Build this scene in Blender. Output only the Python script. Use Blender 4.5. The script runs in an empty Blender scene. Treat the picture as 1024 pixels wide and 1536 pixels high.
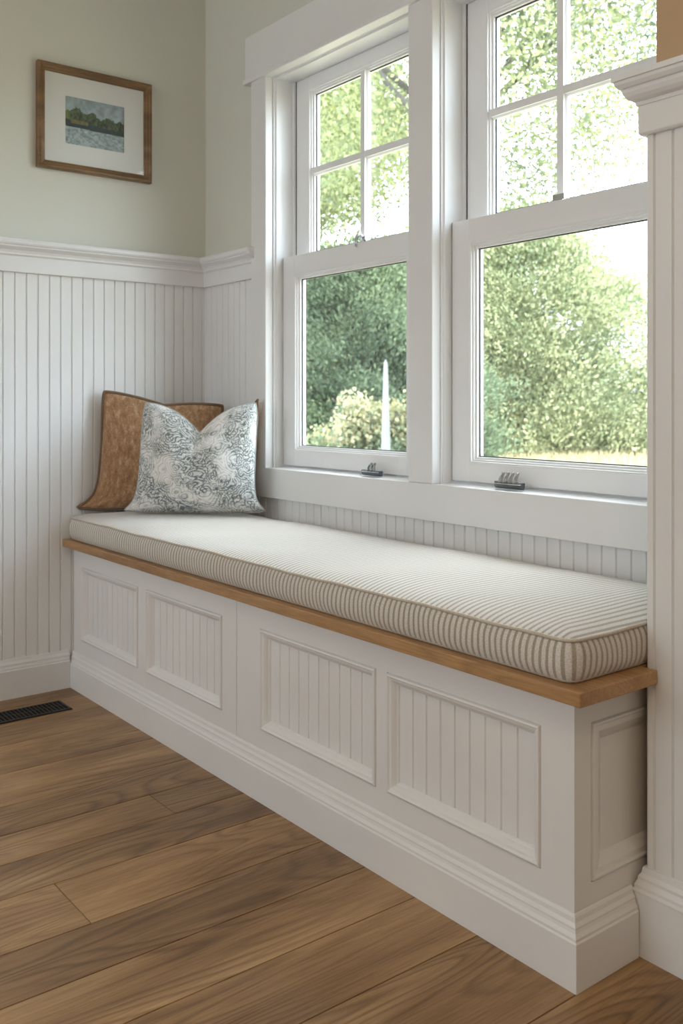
import bpy, bmesh, math, random
import numpy as np
from mathutils import Vector, Matrix
S = bpy.context.scene
COL = S.collection
random.seed(7)
rng = np.random.default_rng(11)

# ---------------------------------------------------------------- materials
def srgb(r, g, b):
    f = lambda c: (c/255/12.92) if c/255 <= .04045 else ((c/255+.055)/1.055)**2.4
    return (f(r), f(g), f(b), 1)

def new_mat(name):
    m = bpy.data.materials.new(name); m.use_nodes = True
    nt = m.node_tree; b = nt.nodes['Principled BSDF']
    return m, nt, b

def N(nt, t, **kw):
    n = nt.nodes.new(t)
    for k, v in kw.items():
        if k.startswith('i_'):
            n.inputs[k[2:].replace('_', ' ')].default_value = v
        else: setattr(n, k, v)
    return n

def ramp(nt, stops, interp='LINEAR'):
    n = nt.nodes.new('ShaderNodeValToRGB'); cr = n.color_ramp; cr.interpolation = interp
    while len(cr.elements) < len(stops): cr.elements.new(.5)
    for e, (p, c) in zip(cr.elements, stops):
        e.position = p; e.color = c if len(c) == 4 else (*c, 1)
    return n

def mixc(nt, mode, fac, a, b):
    n = nt.nodes.new('ShaderNodeMix'); n.data_type = 'RGBA'; n.blend_type = mode
    for sock, v in ((n.inputs['Factor'], fac), (n.inputs['A'], a), (n.inputs['B'], b)):
        if hasattr(v, 'is_linked') or hasattr(v, 'links'): nt.links.new(v, sock)
        else: sock.default_value = v
    return n.outputs['Result']

def math_n(nt, op, a, b=None, c=None):
    n = nt.nodes.new('ShaderNodeMath'); n.operation = op
    for i, v in enumerate((a, b, c)):
        if v is None: continue
        if hasattr(v, 'links'): nt.links.new(v, n.inputs[i])
        else: n.inputs[i].default_value = v
    return n.outputs[0]

def obj_coord(nt, scale=(1, 1, 1), rot=(0, 0, 0), loc=(0, 0, 0), kind='Object'):
    tc = nt.nodes.new('ShaderNodeTexCoord'); mp = nt.nodes.new('ShaderNodeMapping')
    nt.links.new(tc.outputs[kind], mp.inputs['Vector'])
    mp.inputs['Scale'].default_value = scale; mp.inputs['Rotation'].default_value = rot
    mp.inputs['Location'].default_value = loc
    return mp.outputs['Vector']

def bump(nt, b, h, strength, dist=.002):
    n = nt.nodes.new('ShaderNodeBump'); n.inputs['Strength'].default_value = strength
    n.inputs['Distance'].default_value = dist
    nt.links.new(h, n.inputs['Height']); nt.links.new(n.outputs['Normal'], b.inputs['Normal'])

def paint(name, col, rough=.4, var=.03, bumps=.05):
    m, nt, b = new_mat(name)
    v = obj_coord(nt)
    no = N(nt, 'ShaderNodeTexNoise', i_Scale=3.0, i_Detail=4.0); nt.links.new(v, no.inputs['Vector'])
    c2 = tuple(x*(1-var*2) for x in col[:3])+(1,)
    r = ramp(nt, [(.3, col), (.75, c2)]); nt.links.new(no.outputs['Fac'], r.inputs[0])
    nt.links.new(r.outputs[0], b.inputs['Base Color'])
    b.inputs['Roughness'].default_value = rough
    n2 = N(nt, 'ShaderNodeTexNoise', i_Scale=240.0, i_Detail=2.0); nt.links.new(v, n2.inputs['Vector'])
    bump(nt, b, n2.outputs['Fac'], bumps, .001)
    return m

M = {}
M['trim'] = paint('white_trim_paint', (.81, .81, .81, 1), .32)
M['bead'] = paint('white_beadboard_paint', (.82, .825, .825, 1), .36)
M['bench'] = paint('warm_white_cabinet_paint', (.82, .812, .80, 1), .34)
M['sage'] = paint('sage_wall_paint', (.68, .685, .61, 1), .6, .015)
M['tan'] = paint('tan_wall_paint', (.52, .35, .20, 1), .6, .02)
M['ceil'] = paint('ceiling_paint', (.85, .84, .82, 1), .7)
M['vinyl'] = paint('white_window_vinyl', (.84, .845, .85, 1), .28, .01, 0)

def metal(name, col, rough=.25, met=1.0):
    m, nt, b = new_mat(name)
    v = obj_coord(nt); no = N(nt, 'ShaderNodeTexNoise', i_Scale=60.0); nt.links.new(v, no.inputs['Vector'])
    r = ramp(nt, [(.3, col), (.8, tuple(x*.8 for x in col[:3])+(1,))]); nt.links.new(no.outputs['Fac'], r.inputs[0])
    nt.links.new(r.outputs[0], b.inputs['Base Color'])
    b.inputs['Metallic'].default_value = met; b.inputs['Roughness'].default_value = rough
    return m
M['chrome'] = metal('brushed_chrome', (.62, .64, .66, 1), .22)
M['darkmetal'] = metal('dark_bronze_metal', (.035, .032, .03, 1), .4, .7)
M['hull'] = metal('dark_grey_enamel', (.10, .115, .13, 1), .35, .3)
M['sail'] = metal('silvery_sail', (.62, .60, .55, 1), .35, .5)
M['gasket'] = metal('dark_gasket', (.06, .065, .07, 1), .6, 0)
M['void'] = metal('dark_duct', (.004, .004, .004, 1), .9, 0)

def wood(name, dark, mid, light, axis, rough=.4, gs=1.0, seed=0.0, knots=False, island=False, blotch=.5):
    """axis: grain runs along this axis (0,1,2)"""
    m, nt, b = new_mat(name)
    tc = nt.nodes.new('ShaderNodeTexCoord'); pos = tc.outputs['Object']
    if island:
        geo = nt.nodes.new('ShaderNodeNewGeometry'); rnd = geo.outputs['Random Per Island']
        cm = nt.nodes.new('ShaderNodeCombineXYZ')
        nt.links.new(math_n(nt, 'MULTIPLY', rnd, 7.3), cm.inputs[0]); nt.links.new(math_n(nt, 'MULTIPLY', rnd, 23.0), cm.inputs[1])
        nt.links.new(math_n(nt, 'MULTIPLY', rnd, 3.0), cm.inputs[2])
        ad = nt.nodes.new('ShaderNodeVectorMath'); ad.operation = 'ADD'
        nt.links.new(pos, ad.inputs[0]); nt.links.new(cm.outputs[0], ad.inputs[1]); pos = ad.outputs[0]
    def mp(sc, loc=(0, 0, 0)):
        q = nt.nodes.new('ShaderNodeMapping'); q.inputs['Scale'].default_value = sc; q.inputs['Location'].default_value = loc
        nt.links.new(pos, q.inputs['Vector']); return q.outputs['Vector']
    def ax(long, across): s = [across]*3; s[axis] = long; return tuple(s)
    # broad cathedral grain: contour rings of a stretched noise
    n1 = N(nt, 'ShaderNodeTexNoise', i_Scale=1.0, i_Detail=1.5, i_Distortion=.4); nt.links.new(mp(ax(.9*gs, 5*gs), (seed, seed, seed)), n1.inputs['Vector'])
    rings = math_n(nt, 'FRACT', math_n(nt, 'MULTIPLY', n1.outputs['Fac'], 26.0))
    rr = ramp(nt, [(0, (0, 0, 0)), (.3, (.8, .8, .8)), (.75, (1, 1, 1)), (1, (0, 0, 0))]); nt.links.new(rings, rr.inputs[0])
    # fine pores
    n2 = N(nt, 'ShaderNodeTexNoise', i_Scale=1.0, i_Detail=6.0, i_Roughness=.65); nt.links.new(mp(ax(9*gs, 230*gs)), n2.inputs['Vector'])
    r2 = ramp(nt, [(.36, (0, 0, 0)), (.58, (1, 1, 1))]); nt.links.new(n2.outputs['Fac'], r2.inputs[0])
    n3 = N(nt, 'ShaderNodeTexNoise', i_Scale=1.0, i_Detail=3.0); nt.links.new(mp(ax(1.6*gs, 9*gs), (3+seed, 1, 2)), n3.inputs['Vector'])
    r3 = ramp(nt, [(.25, dark), (.5, mid), (.75, light)]); nt.links.new(n3.outputs['Fac'], r3.inputs[0])
    base = r3.outputs[0]
    # grain strength varies from place to place
    n4 = N(nt, 'ShaderNodeTexNoise', i_Scale=1.0, i_Detail=1.0); nt.links.new(mp(ax(1.3*gs, 4*gs), (9, 4+seed, 2)), n4.inputs['Vector'])
    r4 = ramp(nt, [(.42, (.08, .08, .08)), (.62, (blotch, blotch, blotch))]); nt.links.new(n4.outputs['Fac'], r4.inputs[0])
    dk = mixc(nt, 'MULTIPLY', 1.0, base, (.40, .34, .28, 1))
    inv = math_n(nt, 'SUBTRACT', 1.0, rr.outputs[0])
    fac = math_n(nt, 'MULTIPLY', inv, r4.outputs[0])
    base = mixc(nt, 'MIX', fac, base, dk)
    inv2 = math_n(nt, 'MULTIPLY', math_n(nt, 'SUBTRACT', 1.0, r2.outputs[0]), .42)
    base = mixc(nt, 'MIX', inv2, base, dk)
    if island:
        r5 = ramp(nt, [(0, (.66, .64, .62)), (.3, (.95, .93, .9)), (.6, (1.12, 1.12, 1.1)), (.8, (.8, .78, .76)), (1, (1.2, 1.18, 1.12))])
        rn = math_n(nt, 'FRACT', math_n(nt, 'MULTIPLY', rnd, 17.31)); nt.links.new(rn, r5.inputs[0])
        base = mixc(nt, 'MULTIPLY', 1.0, base, r5.outputs[0])
    if knots:
        vo = N(nt, 'ShaderNodeTexVoronoi', i_Scale=1.0); nt.links.new(mp(ax(.9, 2.6), (.2, .35, 0)), vo.inputs['Vector'])
        rk = ramp(nt, [(.0, (1, 1, 1)), (.05, (.8, .8, .8)), (.13, (0, 0, 0))]); nt.links.new(vo.outputs['Distance'], rk.inputs[0])
        base = mixc(nt, 'MIX', math_n(nt, 'MULTIPLY', rk.outputs[0], .8), base, (.05, .032, .02, 1))
    nt.links.new(base, b.inputs['Base Color'])
    rgh = ramp(nt, [(0, (rough+.15,)*3), (1, (rough,)*3)]); nt.links.new(r2.outputs[0], rgh.inputs[0])
    nt.links.new(rgh.outputs[0], b.inputs['Roughness'])
    bump(nt, b, r2.outputs[0], .12, .0006)
    return m
M['floor'] = wood('oak_floor_planks', (.22, .117, .047, 1), (.37, .218, .098, 1), (.53, .34, .165, 1), 1, .34, 1.0, 0, True, True, .75)
M['oak'] = wood('honey_oak_board', (.33, .175, .072, 1), (.45, .255, .11, 1), (.56, .34, .16, 1), 0, .35, 1.4, 2.0, False, False, .4)
M['oak_end'] = wood('honey_oak_return', (.33, .175, .072, 1), (.45, .255, .11, 1), (.56, .34, .16, 1), 1, .35, 1.4, 4.0)
M['walnut'] = wood('brown_stained_frame', (.12, .062, .022, 1), (.21, .115, .045, 1), (.31, .18, .075, 1), 1, .3, 2.5, 5.0)

def cushion_mat():
    m, nt, b = new_mat('ticking_stripe_fabric')
    v = obj_coord(nt, kind='UV')
    sx = nt.nodes.new('ShaderNodeSeparateXYZ'); nt.links.new(v, sx.inputs[0])
    wob = N(nt, 'ShaderNodeTexNoise', i_Scale=9.0, i_Detail=2.0); nt.links.new(v, wob.inputs['Vector'])
    off = math_n(nt, 'MULTIPLY', math_n(nt, 'SUBTRACT', wob.outputs['Fac'], .5), .004)
    u = math_n(nt, 'ADD', sx.outputs[0], off)
    f = math_n(nt, 'FRACT', math_n(nt, 'MULTIPLY', u, 1/.0136))
    r = ramp(nt, [(0, (0, 0, 0)), (.10, (0, 0, 0)), (.18, (1, 1, 1)), (.50, (1, 1, 1)), (.58, (0, 0, 0)), (1, (0, 0, 0))]); nt.links.new(f, r.inputs[0])
    wv = N(nt, 'ShaderNodeTexNoise', i_Scale=420.0, i_Detail=3.0); nt.links.new(v, wv.inputs['Vector'])
    rw = ramp(nt, [(.3, (.74, .73, .71)), (.7, (1.08, 1.08, 1.08))]); nt.links.new(wv.outputs['Fac'], rw.inputs[0])
    c = mixc(nt, 'MIX', math_n(nt, 'MULTIPLY', r.outputs[0], .85), (.73, .695, .64, 1), (.34, .285, .225, 1))
    c = mixc(nt, 'MULTIPLY', 1.0, c, rw.outputs[0])
    nt.links.new(c, b.inputs['Base Color']); b.inputs['Roughness'].default_value = .85
    b.inputs['Sheen Weight'].default_value = .45; b.inputs['Sheen Roughness'].default_value = .5
    hh = math_n(nt, 'ADD', math_n(nt, 'MULTIPLY', wv.outputs['Fac'], .5), math_n(nt, 'MULTIPLY', r.outputs[0], -.8))
    bump(nt, b, hh, .5, .0012)
    return m
M['ticking'] = cushion_mat()

def fabric(name, c1, c2, sc=300.0, rough=.9, sheen=.3):
    m, nt, b = new_mat(name)
    v = obj_coord(nt)
    wv = N(nt, 'ShaderNodeTexNoise', i_Scale=sc, i_Detail=3.0); nt.links.new(v, wv.inputs['Vector'])
    r = ramp(nt, [(.3, c1), (.7, c2)]); nt.links.new(wv.outputs['Fac'], r.inputs[0])
    nt.links.new(r.outputs[0], b.inputs['Base Color']); b.inputs['Roughness'].default_value = rough
    b.inputs['Sheen Weight'].default_value = sheen
    bump(nt, b, wv.outputs['Fac'], .4, .001)
    return m
M['cord'] = fabric('beige_piping_cord', (.46, .39, .30, 1), (.66, .59, .49, 1), 400)
M['brownpipe'] = fabric('brown_piping', (.12, .07, .035, 1), (.20, .125, .07, 1), 300)

def brown_fabric():
    m, nt, b = new_mat('brown_slub_fabric')
    v = obj_coord(nt, kind='UV')
    a = N(nt, 'ShaderNodeTexNoise', i_Scale=1.0, i_Detail=4.0, i_Roughness=.7)
    mp = nt.nodes.new('ShaderNodeMapping'); mp.inputs['Scale'].default_value = (55, 26, 1); mp.inputs['Rotation'].default_value = (0, 0, .9)
    nt.links.new(v, mp.inputs['Vector']); nt.links.new(mp.outputs[0], a.inputs['Vector'])
    r = ramp(nt, [(.36, (.27, .135, .06)), (.54, (.40, .225, .11)), (.70, (.58, .41, .26))]); nt.links.new(a.outputs['Fac'], r.inputs[0])
    w = N(nt, 'ShaderNodeTexNoise', i_Scale=160.0, i_Detail=3.0); nt.links.new(v, w.inputs['Vector'])
    rw = ramp(nt, [(.3, (.78, .78, .78)), (.7, (1.15, 1.15, 1.15))]); nt.links.new(w.outputs['Fac'], rw.inputs[0])
    c = mixc(nt, 'MULTIPLY', 1.0, r.outputs[0], rw.outputs[0])
    nt.links.new(c, b.inputs['Base Color']); b.inputs['Roughness'].default_value = .85; b.inputs['Sheen Weight'].default_value = .4
    bump(nt, b, math_n(nt, 'ADD', w.outputs['Fac'], a.outputs['Fac']), .6, .0015)
    return m
M['brown'] = brown_fabric()

def toile():
    m, nt, b = new_mat('grey_toile_print_fabric')
    v = obj_coord(nt, kind='UV')
    ds = N(nt, 'ShaderNodeTexNoise', i_Scale=11.0, i_Detail=2.5, i_Roughness=.5); nt.links.new(v, ds.inputs['Vector'])
    vm = nt.nodes.new('ShaderNodeVectorMath'); vm.operation = 'MULTIPLY_ADD'
    nt.links.new(ds.outputs['Color'], vm.inputs[0]); vm.inputs[1].default_value = (.075, .075, .075); nt.links.new(v, vm.inputs[2])
    # petals and leaves: thin contour lines round the cells of a distorted voronoi
    vo = N(nt, 'ShaderNodeTexVoronoi', i_Scale=14.5); nt.links.new(vm.outputs[0], vo.inputs['Vector'])
    fr = math_n(nt, 'FRACT', math_n(nt, 'MULTIPLY', vo.outputs['Distance'], 8.0))
    l1 = ramp(nt, [(0, (1, 1, 1)), (.16, (1, 1, 1)), (.3, (0, 0, 0)), (.9, (0, 0, 0)), (1, (1, 1, 1))]); nt.links.new(fr, l1.inputs[0])
    v2 = N(nt, 'ShaderNodeTexVoronoi', i_Scale=50.0); nt.links.new(vm.outputs[0], v2.inputs['Vector'])
    fr2 = math_n(nt, 'FRACT', math_n(nt, 'MULTIPLY', v2.outputs['Distance'], 3.4))
    l2 = ramp(nt, [(0, (1, 1, 1)), (.2, (1, 1, 1)), (.36, (0, 0, 0)), (.9, (0, 0, 0)), (1, (1, 1, 1))]); nt.links.new(fr2, l2.inputs[0])
    # broken up, and gathered in patches
    br = N(nt, 'ShaderNodeTexNoise', i_Scale=45.0, i_Detail=3.0, i_Roughness=.7); nt.links.new(v, br.inputs['Vector'])
    rb = ramp(nt, [(.36, (0, 0, 0)), (.46, (1, 1, 1))]); nt.links.new(br.outputs['Fac'], rb.inputs[0])
    pt = N(nt, 'ShaderNodeTexNoise', i_Scale=9.0, i_Detail=3.0); nt.links.new(v, pt.inputs['Vector'])
    rp = ramp(nt, [(.38, (.1, .1, .1)), (.5, (1, 1, 1))]); nt.links.new(pt.outputs['Fac'], rp.inputs[0])
    lines = math_n(nt, 'MAXIMUM', l1.outputs[0], math_n(nt, 'MULTIPLY', l2.outputs[0], rp.outputs[0]))
    lines = math_n(nt, 'MULTIPLY', lines, math_n(nt, 'ADD', math_n(nt, 'MULTIPLY', rb.outputs[0], .75), .25))
    lines = math_n(nt, 'MULTIPLY', lines, math_n(nt, 'ADD', math_n(nt, 'MULTIPLY', rp.outputs[0], .7), .3))
    wash = math_n(nt, 'MULTIPLY', rp.outputs[0], math_n(nt, 'MULTIPLY', rb.outputs[0], .55))
    tint = N(nt, 'ShaderNodeTexNoise', i_Scale=3.0); nt.links.new(v, tint.inputs['Vector'])
    ink = ramp(nt, [(.4, (.08, .11, .13)), (.6, (.11, .12, .085))]); nt.links.new(tint.outputs['Fac'], ink.inputs[0])
    c = mixc(nt, 'MIX', wash, (.84, .83, .80, 1), (.46, .50, .50, 1))
    c = mixc(nt, 'MIX', math_n(nt, 'MULTIPLY', lines, .9), c, ink.outputs[0])
    nt.links.new(c, b.inputs['Base Color']); b.inputs['Roughness'].default_value = .8; b.inputs['Sheen Weight'].default_value = .2
    w = N(nt, 'ShaderNodeTexNoise', i_Scale=200.0, i_Detail=2.0); nt.links.new(v, w.inputs['Vector'])
    bump(nt, b, w.outputs['Fac'], .35, .001)
    return m
M['toile'] = toile()

def glass(name='window_glass', ior=1.55):
    m = bpy.data.materials.new(name); m.use_nodes = True; nt = m.node_tree
    nt.nodes.remove(nt.nodes['Principled BSDF'])
    out = nt.nodes['Material Output']
    tr = nt.nodes.new('ShaderNodeBsdfTransparent'); tr.inputs[0].default_value = (.985, .995, .99, 1)
    gl = nt.nodes.new('ShaderNodeBsdfGlossy'); gl.inputs['Roughness'].default_value = .0
    lw = nt.nodes.new('ShaderNodeLayerWeight'); lw.inputs[0].default_value = .5
    f0 = ((ior-1)/(ior+1))**2
    sch = math_n(nt, 'MULTIPLY_ADD', math_n(nt, 'POWER', lw.outputs['Facing'], 5.0), 1-f0, f0)
    mx = nt.nodes.new('ShaderNodeMixShader')
    nt.links.new(sch, mx.inputs[0]); nt.links.new(tr.outputs[0], mx.inputs[1]); nt.links.new(gl.outputs[0], mx.inputs[2])
    nt.links.new(mx.outputs[0], out.inputs['Surface'])
    return m
M['glass'] = glass()
M['picglass'] = glass('picture_glass', 1.3)

def leafmat(name, dark, light, scale=.7, transl=.35):
    m = bpy.data.materials.new(name); m.use_nodes = True; nt = m.node_tree
    nt.nodes.remove(nt.nodes['Principled BSDF']); out = nt.nodes['Material Output']
    v = obj_coord(nt)
    no = N(nt, 'ShaderNodeTexNoise', i_Scale=scale, i_Detail=3.0); nt.links.new(v, no.inputs['Vector'])
    geo = nt.nodes.new('ShaderNodeNewGeometry')
    f = math_n(nt, 'ADD', math_n(nt, 'MULTIPLY', geo.outputs['Random Per Island'], .35), math_n(nt, 'MULTIPLY', no.outputs['Fac'], .65))
    r = ramp(nt, [(.3, dark), (.7, light)]); nt.links.new(f, r.inputs[0])
    d = nt.nodes.new('ShaderNodeBsdfDiffuse'); t = nt.nodes.new('ShaderNodeBsdfTranslucent')
    nt.links.new(r.outputs[0], d.inputs[0]); nt.links.new(r.outputs[0], t.inputs[0])
    mx = nt.nodes.new('ShaderNodeMixShader'); mx.inputs[0].default_value = transl
    nt.links.new(d.outputs[0], mx.inputs[1]); nt.links.new(t.outputs[0], mx.inputs[2]); nt.links.new(mx.outputs[0], out.inputs['Surface'])
    return m
M['leaf_conifer'] = leafmat('cedar_foliage', (.12, .165, .095, 1), (.43, .445, .26, 1), 1.3, .2)
M['leaf_green'] = leafmat('deep_green_leaves', (.085, .125, .085, 1), (.24, .30, .18, 1))
M['leaf_yellow'] = leafmat('yellow_green_leaves', (.13, .16, .06, 1), (.36, .38, .16, 1))
M['leaf_olive'] = leafmat('olive_leaves', (.10, .13, .085, 1), (.32, .35, .17, 1))
M['flower'] = leafmat('pale_yellow_blossom', (.25, .24, .11, 1), (.46, .43, .28, 1))
M['straw'] = leafmat('dry_golden_grass', (.26, .23, .13, 1), (.44, .39, .25, 1), .5, .2)
M['bark'] = paint('grey_brown_bark', (.085, .075, .065, 1), .9, .2, .8)
M['field'] = paint('dry_meadow_ground', (.29, .26, .16, 1), .9, .15, .3)
M['spike'] = paint('reflection_spike_paint', (.17, .18, .18, 1), .4)
M['gravel'] = paint('pale_gravel', (.62, .58, .52, 1), .9, .1, .5)

# ---------------------------------------------------------------- mesh helpers
def link(name, me, mat, parent=None, smooth=False, bevel=0, bseg=2):
    o = bpy.data.objects.new(name, me); COL.objects.link(o)
    if mat is not None: me.materials.append(M[mat] if isinstance(mat, str) else mat)
    if parent is not None:
        o.parent = parent
        o.matrix_parent_inverse = Matrix.Identity(4)
        o.location = -Vector(parent.location) if parent.parent is None else -(Vector(parent.location)+Vector(parent.parent.location))
    if smooth:
        for p in me.polygons: p.use_smooth = True
    if bevel:
        md = o.modifiers.new('bevel', 'BEVEL'); md.width = bevel; md.segments = bseg; md.limit_method = 'ANGLE'
        md.angle_limit = .6
        md.harden_normals = False
    return o

class MB:
    def __init__(s): s.v = []; s.f = []
    def add(s, vs, fs):
        n = len(s.v); s.v += [tuple(v) for v in vs]; s.f += [tuple(i+n for i in f) for f in fs]; return s
    def box(s, x0, x1, y0, y1, z0, z1):
        vs = [(x, y, z) for z in (z0, z1) for y in (y0, y1) for x in (x0, x1)]
        return s.add(vs, [(0, 2, 3, 1), (4, 5, 7, 6), (0, 1, 5, 4), (2, 6, 7, 3), (0, 4, 6, 2), (1, 3, 7, 5)])
    def build(s, name, mat, parent=None, smooth=False, bevel=0, bseg=2):
        me = bpy.data.meshes.new(name); me.from_pydata(s.v, [], s.f)
        bm = bmesh.new(); bm.from_mesh(me); bmesh.ops.recalc_face_normals(bm, faces=bm.faces); bm.to_mesh(me); bm.free()
        return link(name, me, mat, parent, smooth, bevel, bseg)
    def sweep(s, path, prof, fn, closed=False, inward=1):
        """path: 2D polyline; prof: closed section [(offset,height)]; fn(a,b,h)->xyz; mitred."""
        P = [Vector(p) for p in path]; n = len(P); rows = []
        for i in range(n):
            if closed or 0 < i < n-1:
                a = (P[i]-P[i-1]).normalized(); b = (P[(i+1) % n]-P[i]).normalized()
                na = Vector((-a.y, a.x)); nb = Vector((-b.y, b.x)); m = (na+nb); m = m/(m.dot(na))
            elif i == 0:
                b = (P[1]-P[0]).normalized(); m = Vector((-b.y, b.x))
            else:
                a = (P[-1]-P[-2]).normalized(); m = Vector((-a.y, a.x))
            rows.append([fn(*(P[i]+m*o*inward), h) for o, h in prof])
        k = len(prof); vs = [v for r in rows for v in r]; fs = []
        for i in range(n if closed else n-1):
            j = (i+1) % n
            for q in range(k):
                w = (q+1) % k; fs.append((i*k+q, i*k+w, j*k+w, j*k+q))
        if not closed:
            fs.append(tuple(range(k))); fs.append(tuple((n-1)*k+q for q in range(k)))
        return s.add(vs, fs)

def empty(name, loc, label=None, cat=None, group=None, kind=None, rz=0):
    o = bpy.data.objects.new(name, None); COL.objects.link(o); o.location = loc; o.rotation_euler = (0, 0, rz)
    o.empty_display_size = .1
    tag(o, label, cat, group, kind); return o
def tag(o, label=None, cat=None, group=None, kind=None):
    if label: o['label'] = label
    if cat: o['category'] = cat
    if group: o['group'] = group
    if kind: o['kind'] = kind
    return o

def beadboard(mb, grooves, t0, t1, z0, z1, fn, depth=.004, w=.006, back=.008):
    """fn(t, d, z): t along wall, d out of the wall (0 = face)"""
    pts = [(t0, 0)]
    for g in sorted(grooves):
        if t0+w < g < t1-w: pts += [(g-w/2, 0), (g-w*.15, -depth), (g+w*.15, -depth), (g+w/2, 0)]
    pts += [(t1, 0), (t1, -back), (t0, -back)]
    n = len(pts); nf = n-2
    vs = [fn(t, d, z) for z in (z0, z1) for t, d in pts]
    fs = [(i, (i+1) % n, n+(i+1) % n, n+i) for i in range(n)]
    # caps as thin quads against the back line
    for base in (0, n):
        for i in range(nf-1): pass
        fs.append(tuple(base+i for i in range(n)))
    mb.add(vs, fs)

# ---------------------------------------------------------------- room shell
RX, RY, CZ = 5.6, -4.6, 2.62
def struct(o): o['kind'] = 'structure'; return o
WX = [(.42, 1.098), (1.189, 1.867)]; WZ0, WZ1 = .700, 1.968
wl = struct(MB().box(-.14, -.008, RY, .16, -.05, CZ).build('wall_left', 'sage'))
mb = MB(); mb.box(-.14, .42, .008, .124, -.05, CZ).box(1.098, 1.189, .008, .124, WZ0, WZ1).box(1.867, 2.035, .008, .124, -.05, CZ)
mb.box(.42, 1.867, .008, .124, -.05, WZ0).box(.42, 1.867, .008, .124, WZ1, CZ)
ww = struct(mb.build('wall_window', 'sage'))
# wing wall that closes the niche and carries the wainscot on the right
YC = -.320
wr = struct(MB().box(2.035, RX+.12, YC+.008, .124, -.05, CZ).build('wall_right', 'tan'))
wf = struct(MB().box(RX, RX+.12, RY, YC, -.05, CZ).build('wall_far_right', 'sage'))
wb = struct(MB().box(-.14, RX+.12, RY-.12, RY, -.05, CZ).build('wall_back', 'sage'))
ce = struct(MB().box(-.14, RX+.12, RY-.12, .15, CZ, CZ+.1).build('ceiling', 'ceil'))

# floor: individual oak planks running towards the window wall
seams = [0, .10, .255, .40, .595, .785, .93, 1.057, 1.19, 1.365, 1.505, 1.65, 1.81, 2.018]
while seams[-1] < RX: seams.append(min(seams[-1]+.165, RX))
joints = {6: [-.681], 8: [-1.01]}
mb = MB(); g = .0011
for i in range(len(seams)-1):
    a, c = seams[i]+g, seams[i+1]-g
    js = joints.get(i)
    if js is None: js = []
    y = js[-1]-random.uniform(1.2, 1.9) if js else (-.2 - random.uniform(1.5, 2.6) if i < 14 else -random.uniform(.4, 2))
    js = list(js)
    while y > RY: js.append(y); y -= random.uniform(1.1, 1.9)
    e = [-.0]+js+[RY]
    for k in range(len(e)-1):
        y1, y0 = e[k]-.0006, e[k+1]+.0006
        mb.box(a, c, y0, y1, -.02, 0)
fl = struct(mb.build('floor', 'floor', bevel=.0006, bseg=1))
MB().box(-.14, RX+.12, RY-.12, .15, -.06, -.0205).build('subfloor', 'void', fl)

# ---- left wall wainscot
gr = [-.011-k*.0369 for k in range(130)]
mb = MB(); beadboard(mb, gr, RY, 0.0, .10, 1.34, lambda t, d, z: (d, t, z))
mb.build('beadboard_panel', 'bead', wl)
# window wall beadboard: beside the window, and the strip under the apron board
mb = MB(); beadboard(mb, [.012+k*.0369 for k in range(9)], 0.0, .34, .45, 1.34, lambda t, d, z: (t, -d, z))
beadboard(mb, [.355+k*.0372 for k in range(60)], .3401, 2.03, .45, .63, lambda t, d, z: (t, -d, z))
mb.build('beadboard_panel', 'bead', ww)

# chair rail: flat board and moulded cap, left wall then returning on the window wall
prof_board = [(-.002, 1.322), (.012, 1.322), (.012, 1.385), (-.002, 1.385)]
prof_cap = [(-.002, 1.372), (.014, 1.372), (.018, 1.376), (.018, 1.381), (.022, 1.388), (.030, 1.394), (.036, 1.398), (.037, 1.402),
            (.042, 1.404), (.045, 1.409), (.045, 1.416), (.042, 1.421), (-.006, 1.423)]
mk = lambda a, b, h: (a, b, h)
path = [(0, RY), (0, 0), (.334, 0)]
t1 = MB().sweep(path, prof_board, mk, inward=-1).build('trim_1', 'trim', bevel=.0015)
struct(t1)
capo = MB().sweep([(0, RY), (0, 0), (.352, 0)], prof_cap, mk, inward=-1).build('rail_cap', 'trim', t1)
# left baseboard
prof_base = [(-.002, .0), (.016, .0), (.016, .086), (.0135, .0885), (.0135, .093), (.0105, .099), (.0105, .105), (.006, .112), (.004, .120), (-.002, .120)]
struct(MB().sweep([(0, RY), (0, -.502)], prof_base, mk, inward=-1).build('baseboard_left', 'trim'))

# ---- right wing wall wainscot, frieze, crown and baseboard
XL = 2.020
mb = MB(); beadboard(mb, [XL+.017+k*.0345 for k in range(110)], XL+.004, RX, .10, 1.38, lambda t, d, z: (t, YC-d, z))
mb.add([(XL, YC+.004, .1), (XL+.004, YC, .1), (XL+.004, YC+.01, .1), (XL, YC+.01, .1), (XL, YC+.004, 1.38), (XL+.004, YC, 1.38), (XL+.004, YC+.01, 1.38), (XL, YC+.01, 1.38)],
       [(0, 1, 2, 3), (4, 5, 6, 7), (0, 1, 5, 4), (1, 2, 6, 5), (2, 3, 7, 6), (3, 0, 4, 7)])
mb.box(XL, 2.036, YC+.008, -.001, .46, 1.40)
mb.build('beadboard_panel', 'bench', wr)
t2 = struct(MB().sweep([(XL, -.001), (XL, YC), (RX, YC)], [(-.002, 1.362), (.006, 1.362), (.009, 1.366), (.009, 1.425), (-.002, 1.425)], mk, inward=-1).build('trim_2', 'bench', bevel=.001))
prof_cr = [(-.002, 1.412), (.011, 1.412), (.012, 1.418), (.019, 1.4215), (.024, 1.427), (.027, 1.434), (.028, 1.440), (.032, 1.441), (.036, 1.447), (.037, 1.452), (.040, 1.453), (.040, 1.462), (-.03, 1.464)]
MB().sweep([(XL, -.001), (XL, YC), (RX, YC)], prof_cr, mk, inward=-1).build('crown_moulding', 'bench', t2)
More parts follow.
